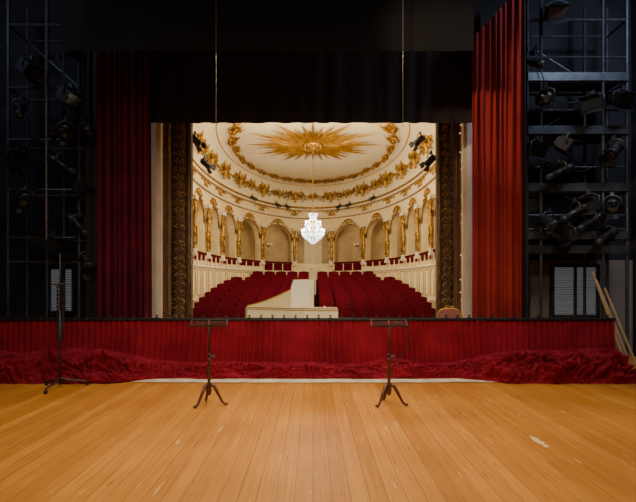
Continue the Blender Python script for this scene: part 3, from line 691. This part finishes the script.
tower('lighting_tower',[PX(527,D),PX(541,D),PX(603,D),PX(627,D)],[PZ(250,D),PZ(238,D),PZ(192,D),PZ(133,D),PZ(82,D),PZ(20,D)],D,9.5,7.4,'dark steel scaffold tower with platforms crowded with lamps',[PZ(252,D),PZ(238,D),PZ(190,D),PZ(133,D),PZ(80,D)])
tower('lighting_tower',[PX(8,D),PX(47,D),PX(79,D)],[PZ(262,D),PZ(238,D),PZ(190,D),PZ(140,D),PZ(88,D),PZ(25,D)],D,9.5,7.4,'dark steel scaffold tower in shadow holding lamps')
rs=random.Random(3)
for i,(px,py,r,kd) in enumerate([(546,98,-30,'round'),(527,62,40,'long'),(560,172,-70,'long'),(575,212,-80,'long'),(548,222,20,'round'),(566,236,-75,'box'),(592,104,-50,'box'),(615,150,-60,'round'),(538,150,30,'box'),(612,206,-30,'round'),(556,12,-10,'box'),(606,236,-60,'long'),(566,146,60,'box'),(590,222,-70,'long'),(622,100,10,'box'),(588,204,-60,'box')]):
    spot(px,py,8.7,rad(r),1.15,tilt=rad(rs.uniform(-12,12)),kind=kd)
for (px,py,r,kd) in[(70,98,80,'box'),(88,128,50,'round'),(62,165,70,'long'),(86,190,70,'box'),(78,225,60,'long'),(56,245,80,'box'),(87,262,40,'round'),(20,110,30,'long'),(25,200,20,'round'),(72,50,30,'long'),(15,160,80,'box'),(66,132,10,'round'),(30,70,80,'box')]:
    spot(px,py,8.7,rad(r),1.15,tilt=rad(rs.uniform(-15,20)),kind=kd)
for (px,py,dd,r) in[(195,140,9.95,150),(205,163,10.4,140),(420,140,10.4,-140),(431,160,9.95,-150)]:
    spot(px,py,dd,rad(r),.8,'black spotlight mounted beside the proscenium column')
for t in(-30,-22,22,30,50,-50):
    x,y=W(t,-.3); spot(0,0,0,phi(t),.6,'small black spotlight on the gallery cornice',0,'round',(x,y,TOP-.05))
def cable(a,b,sag):
    a=Vector(a);b=Vector(b); return g_tube([a.lerp(b,i/10)+Vector((0,0,-sag*4*(i/10)*(1-i/10))) for i in range(11)],.009,5)
for (p,q,sg_) in[((545,95),(590,100),.25),((560,170),(612,150),.35),((530,40),(556,120),.1),((575,215),(606,246),.2),((66,130),(86,190),.1),((56,60),(72,98),.1),((20,110),(66,160),.3),((530,150),(575,210),.2)]:
    a=(PX(p[0],8.8),8.8,PZ(p[1],8.8)+.15); b=(PX(q[0],8.8),8.8,PZ(q[1],8.8)+.15)
    obj('power_cable',cable(a,b,sg_),M_CABLE,label='black power cable drooping between lamps on the scaffold',cat='cable',group='power cables on the scaffolds',smooth=True)
for px,py,d,lab in((216,128,7.35,'thin grey rope hanging before the black drape'),(403,128,7.35,'thin grey rope hanging before the black drape'),(46,240,7.3,'long thin rope hanging beside the scaffold tower')):
    obj('hanging_rope',g_tube([(0,0,PZ(py,d)),(0,0,7.9)],.0045,5),M_ROPE,label=lab,cat='rope',loc=(PX(px,d),d,0))
for i,(xa,xb) in enumerate([(PX(610,8.0),PX(631,7.9)),(PX(614,8.0),PX(637,7.9)),(PX(619,8.1),PX(644,7.9))]):
    ztop=PZ(272+8*i,8.4)
    a=Vector((xb,7.95+.03*i,0.02)); b=Vector((xa,8.5,ztop)); dirv=(b-a); Lg=dirv.length
    Mx=Matrix.Translation((a+b)/2)@dirv.to_track_quat('Z','Y').to_matrix().to_4x4()
    obj('leaning_batten',g_xf(g_box((0,0,0),(.038,.022,Lg)),Mx),M_PINE,label='narrow pale wooden batten leaning against the scaffold',cat='wood plank',group='leaning wooden battens')
# ================================================= LIGHTS
def light(kind,loc,power,col,size=.1,target=None,spotang=None,blend=.5,sy=None,spread=None):
    l=bpy.data.lights.new('light',kind); l.energy=power; l.color=col
    if kind=='AREA':
        l.size=size
        if sy: l.shape='RECTANGLE'; l.size_y=sy
        if spread: l.spread=rad(spread)
    else: l.shadow_soft_size=size
    if spotang: l.spot_size=rad(spotang); l.spot_blend=blend
    o=bpy.data.objects.new('light',l); COL.objects.link(o); o.location=loc
    if target is not None: o.rotation_euler=(Vector(target)-Vector(loc)).to_track_quat('-Z','Y').to_euler()
    return o
WARM=(1.0,.78,.46)
light('AREA',(0,3.2,8.2),270,(1,.81,.55),8.5,(0,3.8,0),sy=3.5,spread=110)
light('SPOT',(-1.2,7.85,5.75),420,(1,.81,.54),.05,(-1.3,3.8,0),95,.9)
light('SPOT',(1.2,7.85,5.75),420,(1,.81,.54),.05,(1.3,3.8,0),95,.9)
light('SPOT',(-1.5,4.5,7.4),1100,(1,.76,.52),.25,(3.4,8.1,4.9),26,.9)
light('SPOT',(1.2,2.5,6.5),750,(1,.88,.68),.2,(-.3,9.3,1.2),24,.6)
light('AREA',(0,1.0,5.5),60,(1,.82,.6),5.0,(0,7.6,.4),sy=.5,spread=70)
light('POINT',(0,13.5,3.35),110,(.94,.94,.94),.30)
light('AREA',(0,10.3,5.15),290,WARM,3.6,(0,16.5,2.6),sy=.25)
light('POINT',(0,12.2,2.4),130,WARM,.3)  # added fill without a fixture, lifts the ceiling and walls
light('POINT',(0,15.6,3.0),70,WARM,.3)  # second added fill without a fixture, further back in the auditorium
for t in(-89,-65,-48,-27,27,48,65,89):
    x,y=W(t,.66); light('POINT',(x,y,4.1),3.6,(1,.72,.38),.08)
for s in(-1,1):
    light('AREA',(s*6.2,6.5,7.6),105 if s>0 else 36,(.62,.74,1.0),1.0,(s*4.8,9.2,3))
light('SPOT',(5.5,6.6,4.2),70,(1,.9,.75),.2,(5.6,9.8,1.1),60,.7)
w=bpy.data.worlds.new('world'); SC.world=w; w.use_nodes=True
w.node_tree.nodes['Background'].inputs[0].default_value=(.10,.10,.14,1); w.node_tree.nodes['Background'].inputs[1].default_value=.05
# ================================================= CAMERA
cam=bpy.data.cameras.new('camera'); co=bpy.data.objects.new('camera',cam); COL.objects.link(co)
cam.sensor_width=36; cam.lens=F/636*36; cam.shift_y=(HY-251)/636; cam.shift_x=(318-HX)/636
co.location=(0,0,EYE); co.rotation_euler=(rad(90),0,0); cam.clip_end=100
SC.camera=co
